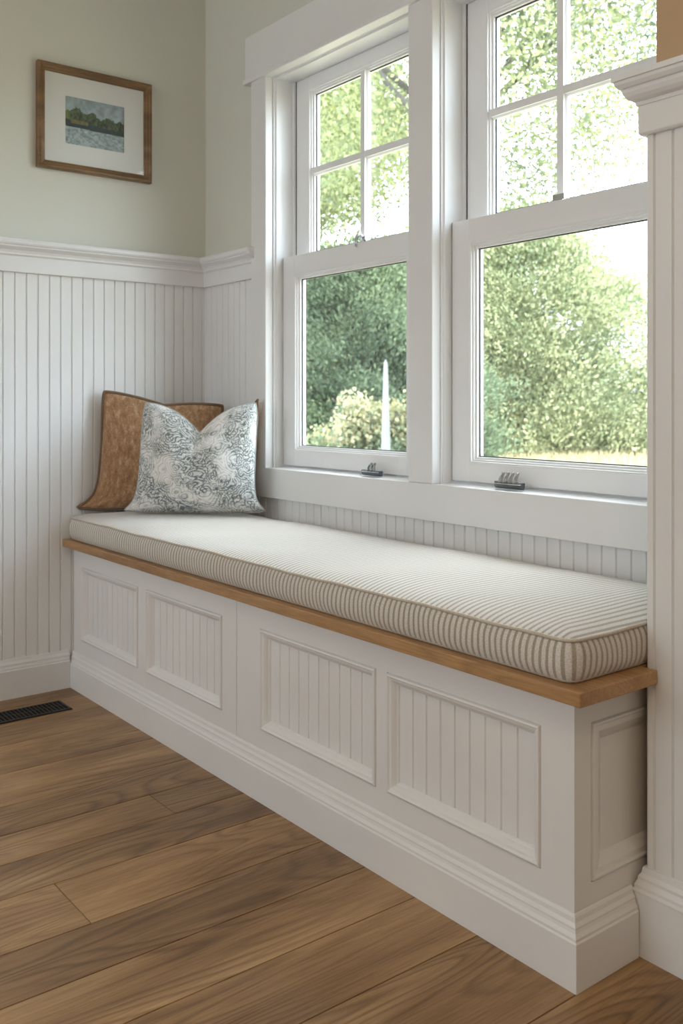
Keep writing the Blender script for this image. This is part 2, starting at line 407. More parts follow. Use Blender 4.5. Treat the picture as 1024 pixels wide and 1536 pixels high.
prof_baseR = [(-.002, .0), (.016, .0), (.016, .103), (.0165, .107), (.013, .111), (.013, .116), (.009, .124), (.009, .129), (.005, .135), (.003, .145), (-.002, .145)]
struct(MB().sweep([(XL, -.30), (XL, YC), (RX, YC)], prof_baseR, mk, inward=-1).build('baseboard_right', 'bench'))

# ---- window casing
cas = empty('trim_3', (.334, 0, .7), kind='structure')
cy = -.020
mb = MB().box(.301, 1.99, cy-.002, .008, 1.968, 2.112); mb.build('header_board', 'trim', cas, bevel=.002)
MB().box(.296, 1.995, cy-.008, .008, 1.958, 1.974).build('header_fillet', 'trim', cas, bevel=.003)
MB().box(.334, .42, cy, .008, .70, 1.960).build('side_casing', 'trim', cas, bevel=.0025)
MB().box(1.867, 1.953, cy, .008, .70, 1.960).build('side_casing', 'trim', cas, bevel=.0025)
MB().box(1.098, 1.189, cy, .03, 0.7087, 1.9675).build('mullion_casing', 'trim', cas, bevel=.0025)
MB().box(.334, 2.018, cy-.001, .008, .614, .7085).build('apron_board', 'trim', cas, bevel=.002)
for (a, b) in WX:
    MB().add([(a-.03 if a < 1 else a, 0.0081, .700), (b, 0.0081, .700), (b, .13, .700), (a-.03 if a < 1 else a, .13, .700),
              (a-.03 if a < 1 else a, 0.0081, .7085), (b, 0.0081, .7085), (b, .13, .722), (a-.03 if a < 1 else a, .13, .722)],
             [(0, 3, 2, 1), (4, 5, 6, 7), (0, 1, 5, 4), (1, 2, 6, 5), (2, 3, 7, 6), (3, 0, 4, 7)]).build('sill_board', 'trim', cas, bevel=.001)

def rect_frame(mb, x0, x1, z0, z1, sl, sr, st, sb, y0, y1):
    mb.box(x0, x0+sl, y0, y1, z0, z1).box(x1-sr, x1, y0, y1, z0, z1)
    mb.box(x0+sl, x1-sr, y0, y1, z1-st, z1).box(x0+sl, x1-sr, y0, y1, z0, z0+sb)
    return x0+sl, x1-sr, z0+sb, z1-st

def bead_ring(mb, r, y, th):
    x0, x1, z0, z1 = r
    prof = [(-.001, .0006), (.0035, .001), (.0045, .006), (.0085, .0065), (.0095, .012), (.0145, .0125), (.0155, .020), (.0155, th-.001), (-.001, th-.001)]
    mb.sweep([(x0, z0), (x1, z0), (x1, z1), (x0, z1)], prof, lambda a, b, h: (a, y+h, b), closed=True)
    return x0+.0155, x1-.0155, z0+.0155, z1-.0155

def gasket_ring(r, y, parent, w=.0022):
    x0, x1, z0, z1 = r
    MB().sweep([(x0, z0), (x1, z0), (x1, z1), (x0, z1)], [(-.001, 0), (w, 0), (w, .004), (-.001, .004)], lambda a, b, h: (a, y+h, b), closed=True).build('gasket', 'gasket', parent)

def window(n, a, b, mx):
    w = empty('window_%d' % n, (a, 0, .7), kind='structure')
    zt = 1.963
    # jamb liner with stops: sweep round left, head and right
    mb = MB()
    prof = [(-.003, .0082), (.0035, .0082), (.0045, .0095), (.0045, .014), (.010, .016), (.010, .037), (.0075, .039), (.0075, .078), (.0075, .1235), (-.003, .1235)]
    mb.sweep([(a, .705), (a, zt), (b, zt), (b, .705)], prof, lambda p, q, h: (p, h, q), inward=-1)
    mb.build('window_jamb', 'trim', w)
    # lower sash
    y0, y1 = .041, .076
    mb = MB(); r = rect_frame(mb, a+.0105, b-.0105, .7175, 1.382, .062, .062, .060, .047, y0, y1)
    lo = mb.build('lower_sash', 'vinyl', w, bevel=.0012)
    mb = MB(); r2 = bead_ring(mb, r, y0, y1-y0); mb.build('glazing_bead', 'vinyl', lo)
    gasket_ring(r2, y0+.019, lo)
    MB().box(r2[0]-.003, r2[1]+.003, y0+.022, y0+.026, r2[2]-.003, r2[3]+.003).build('glass_pane', 'glass', lo)
    # upper sash
    y0, y1 = .088, .123
    mb = MB(); r = rect_frame(mb, a+.019, b-.019, 1.338, 1.955, .066, .066, .040, .045, y0, y1)
    up = mb.build('upper_sash', 'vinyl', w, bevel=.0012)
    MB().box(a+.0070, a+.0165, y0-.008, y1, 1.345, 1.962).build('sash_track', 'vinyl', w)
    MB().box(a+.0165, a+.0188, y0-.001, y0+.02, 1.36, 1.956).build('gasket', 'gasket', up)
    mb = MB(); r2 = bead_ring(mb, r, y0, y1-y0); mb.build('glazing_bead', 'vinyl', up)
    gasket_ring(r2, y0+.019, up)
    MB().box(r2[0]-.003, r2[1]+.003, y0+.022, y0+.026, r2[2]-.003, r2[3]+.003).build('glass_pane', 'glass', up)
    # muntin cross, moulded section
    mz = 1.652; hw = .0095
    sec = [(-hw, .001), (hw, .001), (hw, .006), (hw+.004, .012), (hw+.004, .0215), (-hw-.004, .0215), (-hw-.004, .012), (-hw, .006)]
    mb = MB(); mb.sweep([(mx, r2[2]-.002), (mx, r2[3]+.002)], sec, lambda p, q, h: (p, y0+h, q))
    mb.build('muntin', 'vinyl', up)
    mb = MB(); mb.sweep([(r2[0]-.002, mz), (r2[1]+.002, mz)], sec, lambda p, q, h: (p, y0+h+.0005, q))
    mb.build('muntin', 'vinyl', up)
    return w, lo, up
W1, lo1, up1 = window(1, *WX[0], .776)
W2, lo2, up2 = window(2, *WX[1], 1.510)

def tube(mb, pts, r, seg=8, caps=True):
    P = [Vector(p) for p in pts]; n = len(P)
    rr = r if isinstance(r, (list, tuple)) else [r]*n
    vs = []; fs = []
    for i in range(n):
        d = (P[min(i+1, n-1)]-P[max(i-1, 0)]).normalized()
        up = Vector((0, 0, 1)) if abs(d.z) < .9 else Vector((1, 0, 0))
        u = d.cross(up).normalized(); w = u.cross(d)
        for k in range(seg):
            t = 2*math.pi*k/seg; vs.append(P[i]+(u*math.cos(t)+w*math.sin(t))*rr[i])
    for i in range(n-1):
        for k in range(seg):
            fs.append((i*seg+k, i*seg+(k+1) % seg, (i+1)*seg+(k+1) % seg, (i+1)*seg+k))
    if caps: fs.append(tuple(range(seg))); fs.append(tuple((n-1)*seg+k for k in range(seg)))
    mb.add(vs, fs)

# sash locks on the meeting rails
def lathe(mb, c, prof, seg=20):
    vs = []; fs = []
    for r, z in prof:
        for k in range(seg):
            t = 2*math.pi*k/seg; vs.append((c[0]+r*math.cos(t), c[1]+r*math.sin(t), c[2]+z))
    for i in range(len(prof)-1):
        for k in range(seg): fs.append((i*seg+k, i*seg+(k+1) % seg, (i+1)*seg+(k+1) % seg, (i+1)*seg+k))
    fs.append(tuple(range(seg))); fs.append(tuple((len(prof)-1)*seg+k for k in range(seg)))
    mb.add(vs, fs)
mb = MB(); lathe(mb, (.826, .055, 1.382), [(.013, 0), (.013, .003), (.008, .005), (.007, .012), (.004, .015)])
tube(mb, [(.826, .055, 1.394), (.820, .044, 1.402), (.816, .034, 1.396), (.814, .033, 1.378), (.814, .034, 1.366)], [.004, .005, .005, .004, .003])
tube(mb, [(.826, .055, 1.394), (.838, .048, 1.400), (.846, .040, 1.388), (.848, .040, 1.380)], [.004, .0045, .004, .003])
tag(mb.build('sash_lock', 'chrome', lo1, smooth=True), 'chrome lever sash lock')
mb = MB().box(1.508, 1.548, .050, .068, 1.382, 1.386).box(1.511, 1.545, .060, .066, 1.384, 1.402)
tag(mb.build('sash_lock', 'chrome', lo2, bevel=.001), 'flat grey metal sash keeper plate')

# ---------------------------------------------------------------- bench
BY, BX = -.485, 2.003          # front face and end face of the cabinets
PZ0, PZ1 = .158, .393
SEAM = .999
def panel_ring(mb, x0, x1, z0, z1, y, w=.024, fn=None):
    # raised outer lip, ogee falling into the recess
    prof = [(0, -.004), (.003, .0035), (.006, .0045), (.009, .0015), (.013, .0005), (.017, -.004), (.020, -.0085), (w-.002, -.0095), (w, -.0125), (w, -.0155), (0, -.0155)]
    fn = fn or (lambda a, b, h: (a, y-h, b))
    mb.sweep([(x0, z0), (x1, z0), (x1, z1), (x0, z1)], prof, fn, closed=True)

def cabinet(name, x0, x1, panels, label, end=False, z1=.4525):
    root = empty(name, ((x0+x1)/2, BY, 0), label, 'cabinet', 'built-in bench cabinets')
    th = .016
    mb = MB()
    # face frame as boards round the panel openings
    xs = [x0]
    for p in panels: xs += [p[0], p[1]]
    xs.append(x1)
    for i in range(0, len(xs), 2): mb.box(xs[i], xs[i+1], BY, BY+th, PZ0, PZ1)
    mb.box(x0, x1, BY, BY+th, PZ1, z1).box(x0, x1, BY, BY+th, .0, PZ0)
    mb.build('face_frame', 'bench', root)
    mb = MB().box(x0, x1, BY+th+.012, -.012, 0, .02).box(x0, x1, -.02, -.012, .02, z1).box(x0, x0+.012, BY+th+.001, -.02, .02, z1)
    if not end: mb.box(x1-.012, x1, BY+th+.001, -.02, .02, z1)
    mb.build('carcass', 'bench', root)
    for (a, b) in panels:
        w = .024
        mb = MB(); k = round((b-a-2*w)/.0365); st = (b-a-2*w)/k
        beadboard(mb, [a+w+st*q for q in range(1, k)], a+.002, b-.002, PZ0+.002, PZ1-.002, lambda t, d, z: (t, BY+.0130-d, z), depth=.003, w=.0042, back=.0085)
        pn = mb.build('beadboard_panel', 'bench', root)
        mb = MB(); panel_ring(mb, a, b, PZ0, PZ1, BY, w); mb.build('panel_moulding', 'bench', pn)
    if end:
        ya, yb, za, zb = -.443, -.05, .150, .406
        mb = MB().box(BX-th, BX, BY+th, ya, 0, z1).box(BX-th, BX, yb, -.012, 0, z1).box(BX-th, BX, ya, yb, 0, za).box(BX-th, BX, ya, yb, zb, z1)
        mb.build('end_frame', 'bench', root)
        pn = MB().box(BX-.015, BX-.0095, ya+.002, yb-.002, za+.002, zb-.002).build('end_panel', 'bench', root)
        mb = MB()
        prof = [(0, -.004), (.003, .003), (.006, .0035), (.009, .001), (.018, .000), (.024, -.003), (.030, -.006), (.036, -.0095), (.036, -.014), (0, -.014)]
        mb.sweep([(ya, za), (yb, za), (yb, zb), (ya, zb)], prof, lambda p, q, h: (BX+h, p, q), closed=True)
        mb.build('panel_moulding', 'bench', pn)
    return root
cabinet('bench_cabinet', .003, SEAM-.0008, [(.066, .470), (.520, .932)], 'white bench cabinet at the pillow end, two beadboard front panels, against the left wall')
cabinet('bench_cabinet', SEAM+.0008, BX, [(1.104, 1.520), (1.552, 1.936)], 'white bench cabinet at the near right end, two beadboard front panels and an end panel', end=True)
prof_bb = [(.001, .0), (.0165, .0), (.0165, .076), (.0145, .079), (.0145, .083), (.011, .089), (.0095, .094), (.0095, .097), (.006, .103), (.005, .110), (.003, .114), (.001, .115)]
struct(MB().sweep([(.0005, BY), (BX, BY), (BX, YC-.0185)], prof_bb, mk, inward=-1).build('baseboard_bench', 'bench'))
# oak seat board, notched round the wing wall, with a mitred return
zb0, zb1 = .4535, .4775
mb = MB()
nx = 2.043; out = [(.001, -.522), (nx, -.522), (nx, YC-.0005), (2.013, YC-.0005), (2.013, -.004), (.001, -.004)]
n = len(out)
mb.add([(x, y, z) for z in (zb0, zb1) for x, y in out], [tuple(range(n))[::-1], tuple(range(n, 2*n))]+[(i, (i+1) % n, n+(i+1) % n, n+i) for i in range(n)])
sb = mb.build('seat_board', 'oak', None, bevel=.0025, bseg=3)
tag(sb, 'honey oak board capping the white bench, lying under the striped cushion', 'bench top')

# ---- striped seat cushion
def cushion():
    x0, x1, y0, y1 = .012, 2.012, -.503, -.014
    zb, zt = .479, .546; rad = .022
    root = empty('seat_cushion', ((x0+x1)/2, (y0+y1)/2, zb), 'long striped beige and white box cushion lying on the oak bench board', 'cushion')
    # perimeter (counter-clockwise from front left)
    def peri(inset=0.0):
        pts = []; step = .012
        def seg(a, b):
            L = math.dist(a, b); k = max(1, int(L/step))
            for i in range(k): pts.append((a[0]+(b[0]-a[0])*i/k, a[1]+(b[1]-a[1])*i/k))
        def arc(cx, cy, t0):
            for i in range(5):
                t = t0+math.pi/2*i/5; pts.append((cx+rad*math.cos(t), cy+rad*math.sin(t)))
        seg((x0+rad, y0), (x1-rad, y0)); arc(x1-rad, y0+rad, -math.pi/2)
        seg((x1, y0+rad), (x1, y1-rad)); arc(x1-rad, y1-rad, 0)
        seg((x1-rad, y1), (x0+rad, y1)); arc(x0+rad, y1-rad, math.pi/2)
        seg((x0, y1-rad), (x0, y0+rad)); arc(x0+rad, y0+rad, math.pi)
        return pts
    P = peri(); n = len(P)
    nrm = []
    for i in range(n):
        a = Vector(P[i-1]); b = Vector(P[(i+1) % n]); d = (b-a).normalized(); nrm.append((d.y, -d.x))
    arcl = [0]
    for i in range(n): arcl.append(arcl[-1]+math.dist(P[i], P[(i+1) % n]))
    wob = lambda s: .0009*math.sin(s*9.1)+.0007*math.sin(s*23+1)+.0004*math.sin(s*51)
    R = 9; vs = []; fs = []; uv = []
    for j in range(R+1):
        t = j/R
        for i in range(n):
            b = (.0115*(1-abs(2*t-1)**2.6)-.002)*(1 if nrm[i][1] < .5 else .3)
            b += .0015*math.sin(arcl[i]*37+t*3)*math.sin(math.pi*t)
            z = zb+(zt-zb)*t+(wob(arcl[i]) if t > .3 else 0)*t
            if nrm[i][0] < -.3: b *= .6
            vs.append((P[i][0]+nrm[i][0]*b, P[i][1]+nrm[i][1]*b, z))
    for j in range(R):
        for i in range(n):
            k = (i+1) % n; fs.append((j*n+i, j*n+k, (j+1)*n+k, (j+1)*n+i)); uv.append([(arcl[i], j/R*.07), (arcl[i+1], j/R*.07), (arcl[i+1], (j+1)/R*.07), (arcl[i], (j+1)/R*.07)])
    fs.append(tuple(range(n))[::-1]); uv.append([(P[i][0], P[i][1]) for i in range(n)][::-1])
    def mk_uv(name, vs, fs, uv, mat, smooth=True):
        me = bpy.data.meshes.new(name); me.from_pydata(vs, [], fs); l = me.uv_layers.new(name='UVMap')
        flat = [c for f in uv for p in f for c in p]; l.data.foreach_set('uv', flat)
        return link(name, me, mat, root, smooth)
    mk_uv('side_band', vs, fs, uv, 'ticking')
    # top panel: crowned sheet on a grid that follows the rounded corners
    top = lambda d, s: .020*(1-math.exp(-d/.045))
    NX, NY = 200, 60; cym = (y0+y1)/2
    gx = [x0+(x1-x0)*(.5-.5*math.cos(math.pi*i/NX))*.35+(x1-x0)*i/NX*.65 for i in range(NX+1)]
    gy = [y0+(y1-y0)*((.5-.5*math.cos(math.pi*j/NY))*.5+j/NY*.5) for j in range(NY+1)]
    vs = []; fs = []; uv = []
    for j in range(NY+1):
        for i in range(NX+1):
            x, y = gx[i], gy[j]
            cx_ = min(max(x, x0+rad), x1-rad); cy2 = min(max(y, y0+rad), y1-rad); dx, dy = x-cx_, y-cy2
            if dx and dy:
                k = max(abs(dx), abs(dy))/math.hypot(dx, dy); x, y = cx_+dx*k, cy2+dy*k; d = rad-max(abs(dx), abs(dy))
            else: d = min(x-x0, x1-x, y-y0, y1-y)
            sN = (x-x0-rad) if y < cym else 4.5-(x-x0)
            edge = max(0, 1-d/.06)
            z = zt+wob(max(0, sN))*edge+top(d, x)+(.0014*math.sin(x*11+y*7)+.0012*math.sin(x*19-y*13))*min(1, d/.06)
            vs.append((x, y, z))
    for j in range(NY):
        for i in range(NX):
            q = (j*(NX+1)+i, j*(NX+1)+i+1, (j+1)*(NX+1)+i+1, (j+1)*(NX+1)+i); fs.append(q); uv.append([(vs[m][0], vs[m][1]) for m in q])
    me = mk_uv('top_panel', vs, fs, uv, 'ticking')
    for nm, z in (('piping', zt), ('piping', zb+.004)):
        mb = MB(); r = .0032; seg = 6; vv = []; ff = []
        for i in range(n):
            zz = z+(wob(arcl[i]) if z > .5 else 0)
            o = .001 if z > .5 else -.002
            for k in range(seg):
                t = 2*math.pi*k/seg
                vv.append((P[i][0]+nrm[i][0]*(o+r*math.cos(t)), P[i][1]+nrm[i][1]*(o+r*math.cos(t)), zz+r*math.sin(t)))
        for i in range(n):
            j = (i+1) % n
            for k in range(seg): ff.append((i*seg+k, i*seg+(k+1) % seg, j*seg+(k+1) % seg, j*seg+k))
        mb.add(vv, ff); mb.build(nm, 'cord', root, smooth=True)
cushion()

# ---------------------------------------------------------------- pillows
def pillow(name, label, corners, thick, mat, pipe=None, chop=0.0, ear=.05, sag=.0, seed=0, flat_back=1.0, group=None, squash=0.55, flare=0.0):
    BL, BR, TR, TL = [Vector(c) for c in corners]
    n = 48
    r = random.Random(seed); ph = [r.uniform(0, 6.28) for _ in range(12)]
    nor = ((BR-BL).cross(TL-BL)).normalized()
    if nor.y > 0: nor = -nor      # front side faces the room
    root = empty(name, tuple((BL+BR)/2), label, 'pillow', group)
    def pos(s, t, side):
        # pinched sides, ears left at the corners
        ks = ear*(1-t*t)**.8*abs(s)**1.2; kt = ear*(1-s*s)**.8*abs(t)**1.2
        a = (s*(1-ks)+1)/2; b = (t*(1-kt)+1)/2
        if t < 0: b = (t*(1-kt*.15)+1)/2
        cr = 1-.045*(s*s*t*t)**3; a = .5+(a-.5)*cr; b = .5+(b-.5)*cr
        a = .5+(a-.5)*(1+flare*math.exp(-((t+1)/.17)**1.2))
        p = BL*(1-a)*(1-b)+BR*a*(1-b)+TR*a*b+TL*(1-a)*b
        if chop:
            w = max(0, (t+1)/2)
            p += Vector((0, 0, -chop*math.exp(-(abs(s)/.44)**1.15)*w**2.2))
        e = max(0, (1-s*s)*(1-t*t))
        th = thick/2*e**squash
        th *= 1+.05*math.sin(3*s+ph[0])*math.cos(2.6*t+ph[1])+.035*math.sin(7*s+4*t+ph[2])+.03*math.sin(5*t-6*s+ph[3])
        if chop: th *= 1-.35*math.exp(-(s/.3)**2)*max(0, t)
        th *= 1+sag*(-t)
        # seam creases near the edge
        th += .0035*math.sin(13*math.atan2(t, s)+ph[4])*e*(1-e)**2
        return p+nor*th*(1 if side > 0 else -flat_back)
    vs = []; fs = []; uv = []
    idx = {}
    for side in (1, -1):
        for j in range(n+1):
            for i in range(n+1):
                s = -1+2*i/n; t = -1+2*j/n
                s = math.sin(s*math.pi/2)*.35+s*.65; t = math.sin(t*math.pi/2)*.35+t*.65
                edge = i in (0, n) or j in (0, n)
                if side < 0 and edge: idx[(side, i, j)] = idx[(1, i, j)]; continue
                idx[(side, i, j)] = len(vs); vs.append(pos(s, t, side))
    for side in (1, -1):
        for j in range(n):
            for i in range(n):
                q = [(i, j), (i+1, j), (i+1, j+1), (i, j+1)]
                if side < 0: q = q[::-1]
                fs.append(tuple(idx[(side, a, b)] for a, b in q)); uv.append([(a/n*.42+(side < 0), b/n*.42) for a, b in q])
    me = bpy.data.meshes.new(name+'_cover'); me.from_pydata([tuple(v) for v in vs], [], fs)
    l = me.uv_layers.new(name='UVMap'); l.data.foreach_set('uv', [c for f in uv for p in f for c in p])
    bm = bmesh.new(); bm.from_mesh(me); bmesh.ops.recalc_face_normals(bm, faces=bm.faces); bm.to_mesh(me); bm.free()
    link('cover', me, mat, root, True)
    ring = [(i, 0) for i in range(n)]+[(n, j) for j in range(n)]+[(n-i, n) for i in range(n)]+[(0, n-j) for j in range(n)]
    pr = [vs[idx[(1, i, j)]] for i, j in ring]
    m = len(pr); mb = MB(); seg = 6; vv = []; ff = []; rad = pipe[1]
    for i in range(m):
        d = (pr[(i+1) % m]-pr[i-1]).normalized(); u = d.cross(nor).normalized(); w = nor
        for k in range(seg):
            t = 2*math.pi*k/seg; vv.append(pr[i]+(u*math.cos(t)+w*math.sin(t))*rad)
    for i in range(m):
        j = (i+1) % m
        for k in range(seg): ff.append((i*seg+k, i*seg+(k+1) % seg, j*seg+(k+1) % seg, j*seg+k))
    mb.add(vv, ff); mb.build('piping', pipe[0], root, smooth=True)
    return root
pillow('throw_pillow', 'square brown slub pillow with dark piping leaning against the left beadboard wall',
       [(.030, -.425, .568), (.205, -.085, .572), (.196, -.034, .912), (.040, -.405, .962)], .115, 'brown', ('brownpipe', .006), chop=.022, ear=.05, sag=.3, seed=3, flare=.34)
pillow('throw_pillow', 'white pillow printed with grey flowers, its top edge dented, in front of the brown pillow',
       [(.215, -.372, .572), (.462, -.090, .572), (.478, -.085, .930), (.186, -.330, .930)], .170, 'toile', ('toile', .0022), chop=.105, ear=.02, sag=.2, seed=5, flat_back=.4, squash=.45, flare=.24)
pillow('throw_pillow', 'small brown pillow almost hidden behind the printed pillow, one corner showing by the window casing',
       [(.230, -.050, .574), (.385, -.046, .574), (.416, -.042, .938), (.270, -.050, .80)], .030, 'brown', ('brownpipe', .004), ear=.05, seed=9, flat_back=.4)

# ---------------------------------------------------------------- picture
def picture():
    y0, y1, z0, z1 = -.606, -.212, 1.662, 1.998; X = -.008
    root = empty('framed_picture', (X, (y0+y1)/2, z0), 'landscape print in a brown wooden frame with white mat on the left wall', 'picture')
    mb = MB()
    prof = [(0, .001), (0, .020), (.003, .023), (.008, .024), (.012, .020), (.017, .019), (.021, .015), (.024, .0145), (.026, .010), (.026, .001)]
    mb.sweep([(y0, z0), (y1, z0), (y1, z1), (y0, z1)], prof, lambda a, b, h: (X+h, a, b), closed=True)
    mb.build('frame', 'walnut', root)
    MB().box(X+.001, X+.002, y0+.01, y1-.01, z0+.01, z1-.01).build('backing', 'bench', root)
    # mat with a bevelled window
    py0, py1, pz0, pz1 = -.512, -.308, 1.752, 1.905
    mb = MB(); mb.box(X+.0065, X+.0085, y0+.02, py0, z0+.02, z1-.02).box(X+.0065, X+.0085, py1, y1-.02, z0+.02, z1-.02)
    mb.box(X+.0065, X+.0085, py0, py1, z0+.02, pz0).box(X+.0065, X+.0085, py0, py1, pz1, z1-.02)
    mb.build('mat_board', paint('white_mat_board', (.80, .78, .77, 1), .8), root)
    # the print: a fine coloured grid
    nx_, nz_ = 90, 66; vs = []; fs = []; cols = []
    r = np.random.default_rng(4)
    def smooth(w, h, k):
        a = r.random((h//k+2, w//k+2)); ys = np.linspace(0, h//k, h); xs = np.linspace(0, w//k, w)
        yi = ys.astype(int); xi = xs.astype(int); fy = (ys-yi)[:, None]; fx = (xs-xi)[None]
        return (a[yi][:, xi]*(1-fy)*(1-fx)+a[yi+1][:, xi]*fy*(1-fx)+a[yi][:, xi+1]*(1-fy)*fx+a[yi+1][:, xi+1]*fy*fx)
    n1 = smooth(nx_, nz_, 9); n2 = smooth(nx_, nz_, 4); n3 = smooth(nx_, nz_, 2); n4 = r.random((nz_, nx_)); n5 = smooth(nx_, nz_, 14)
    img = np.zeros((nz_, nx_, 3))
    C = lambda *a: np.array(srgb(*a)[:3])
    for j in range(nz_):
        for i in range(nx_):
            u = i/nx_; v = j/nz_     # v up
            c = C(168, 182, 192)*(1.05-.45*n2[j, i])+C(190, 200, 205)*.2*n1[j, i]
            hill = .60+.06*math.sin(u*5+1)
            if v < hill+.05*n3[j, i]: c = C(120, 135, 88)*(.6+.8*n2[j, i])
            crown = .58+.20*math.exp(-((u-.20)/.13)**2)+.16*math.exp(-((u-.45)/.09)**2)+.10*math.exp(-((u-.72)/.10)**2)+.08*math.exp(-((u-.92)/.06)**2)
            crown += .07*(n3[j, i]-.5)
            if .42 < v < crown and u > .08: c = C(86, 98, 76)*(.35+1.3*n3[j, i])+C(60, 60, 50)*.2*n4[j, i]
            if .36 < v < .50-.10*u+.03*n2[j, i]: c = C(66, 80, 88)*(.8+.3*n2[j, i])
            if .44 < v < .52 and .1 < u < .38: c = C(132, 125, 88)*(.7+.5*n3[j, i])
            if v <= .36+.04*(.5-u): 
                wv = n3[j, (i*2//3) % nx_]; c = C(172, 186, 192)*(.55+.75*wv)
            img[j, i] = c
    for j in range(nz_+1):
        for i in range(nx_+1): vs.append((X+.0045, py0-.003+(py1-py0+.006)*i/nx_, pz0-.003+(pz1-pz0+.006)*j/nz_))
    for j in range(nz_):
        for i in range(nx_):
            a = j*(nx_+1)+i; fs.append((a, a+1, a+nx_+2, a+nx_+1)); cols.append(img[j, i])
    me = bpy.data.meshes.new('print'); me.from_pydata(vs, [], fs)
    at = me.color_attributes.new('Col', 'FLOAT_COLOR', 'CORNER')
    flat = np.ones((len(fs), 4, 4)); flat[:, :, :3] = np.clip(np.array(cols), 0, 1)[:, None, :]
    at.data.foreach_set('color', flat.ravel())
    m, nt, b = new_mat('watercolour_print'); vc = nt.nodes.new('ShaderNodeVertexColor'); vc.layer_name = 'Col'
    no = N(nt, 'ShaderNodeTexNoise', i_Scale=300.0, i_Detail=2.0); nt.links.new(obj_coord(nt), no.inputs['Vector'])
    rr = ramp(nt, [(.3, (.85, .85, .85)), (.7, (1.1, 1.1, 1.1))]); nt.links.new(no.outputs['Fac'], rr.inputs[0])
    nt.links.new(mixc(nt, 'MULTIPLY', 1.0, vc.outputs['Color'], rr.outputs[0]), b.inputs['Base Color']); b.inputs['Roughness'].default_value = .7
    link('print', me, m, root)
    MB().box(X+.0100, X+.0115, y0+.022, y1-.022, z0+.022, z1-.022).build('glass_pane', 'picglass', root)
picture()

# ---------------------------------------------------------------- floor register
def vent():
    x0, x1, y0, y1 = .128, .228, -.885, -.580
    root = empty('floor_vent', ((x0+x1)/2, (y0+y1)/2, 0), 'dark metal slotted floor vent set in the oak floor by the left wall', 'vent')
    MB().sweep([(x0, y0), (x1, y0), (x1, y1), (x0, y1)], [(0, 0), (0, .002), (.003, .004), (.009, .004), (.010, .0012), (.010, 0)], mk, closed=True).build('frame', 'darkmetal', root)
    MB().box(x0+.008, x1-.008, y0+.008, y1-.008, .0002, .0008).build('duct', 'void', root)
    k = 24
    for i in range(k):
        y = y0+.012+(y1-y0-.024)*(i+.5)/k
        MB().box(x0+.009, x1-.009, y-.0021, y+.0021, .001, .0036).build('slat', 'darkmetal', root, bevel=.0006, bseg=1)
    MB().box((x0+x1)/2-.002, (x0+x1)/2+.002, y0+.009, y1-.009, .001, .0032).build('crossbar', 'darkmetal', root)
vent()

# ---------------------------------------------------------------- little ships on the window sill
def ship(x, L, H, label, nsail, sailmat, hullmat):
    y = .010; z = .7085+(y+.021)*.0895+.0004
    root = empty('model_ship', (x, y, z), label, 'figurine', 'little ships on the window sill')
    # hull: lofted sections
    mb = MB(); secs = 14; hh = L*.155; vs = []; k = 7
    for i in range(secs+1):
        t = i/secs; w = .011*max(.12, (math.sin(math.pi*min(1, .10+t*.85)))**.55); sh = hh*(1+.22*abs(2*t-1)**2)
        for q in range(k):
            a = math.pi*q/(k-1); vs.append((x-L/2+L*t, y-w*math.cos(a), z+sh-(sh if q not in (0, k-1) else 0)*math.sin(a)**.5))
    fs = [(i*k+q, i*k+q+1, (i+1)*k+q+1, (i+1)*k+q) for i in range(secs) for q in range(k-1)]
    fs += [tuple(i*k for i in range(secs+1))+tuple(i*k+k-1 for i in range(secs, -1, -1)), tuple(range(k)), tuple(secs*k+q for q in range(k))]
    mb.add(vs, fs); h = mb.build('hull', hullmat, root)
    MB().box(x-L*.46, x+L*.46, y-.0115, y+.0115, z+hh*.80, z+hh*.95).build('deck_rail', sailmat, root, bevel=.0008)
    for i in range(nsail):
        f = (i-(nsail-1)/2)*L*.17-(L*.02)
        mb = MB(); tube(mb, [(x+f, y, z+hh*.9), (x+f, y, z+hh+H)], .0008, 6); mb.build('mast', 'chrome', root)
        # curved sail sheet with thickness
        mb = MB(); m = 8; vs = []
        for th in (0, .0012):
            for j in range(m+1):
                v = j/m; hw = .0095*(1-.55*v**1.5)
                for q in range(5):
                    s = -1+q/2
                    vs.append((x+f-.004*math.sin(math.pi*v)-.006*(1-v)+.004-th+L*.03*v, y+s*hw, z+hh*1.05+H*v*(1-.12*s*s)))
        n0 = (m+1)*5; fs = []
        for b_ in (0, n0):
            fs += [(b_+j*5+q, b_+j*5+q+1, b_+(j+1)*5+q+1, b_+(j+1)*5+q) for j in range(m) for q in range(4)]
        bd = [q for q in range(5)]+[j*5+4 for j in range(1, m+1)]+[m*5+q for q in (3, 2, 1, 0)]+[j*5 for j in range(m-1, 0, -1)]
        fs += [(bd[i_], bd[(i_+1) % len(bd)], n0+bd[(i_+1) % len(bd)], n0+bd[i_]) for i_ in range(len(bd))]
        mb.add(vs, fs); mb.build('sail', sailmat, root, smooth=True)
    return root
ship(.915, .082, .024, 'small grey model boat on the sill below the left window', 2, 'chrome', 'hull')
ship(1.424, .088, .026, 'small dark model boat with four silvery sails on the sill below the right window', 4, 'sail', 'hull')

# ---------------------------------------------------------------- outdoors
GZ = -.06
mb = MB(); mb.add([(-60, .16, GZ), (40, .16, GZ), (40, 70, GZ), (-60, 70, GZ)], [(0, 1, 2, 3)])
gd = struct(mb.build('ground', 'field'))

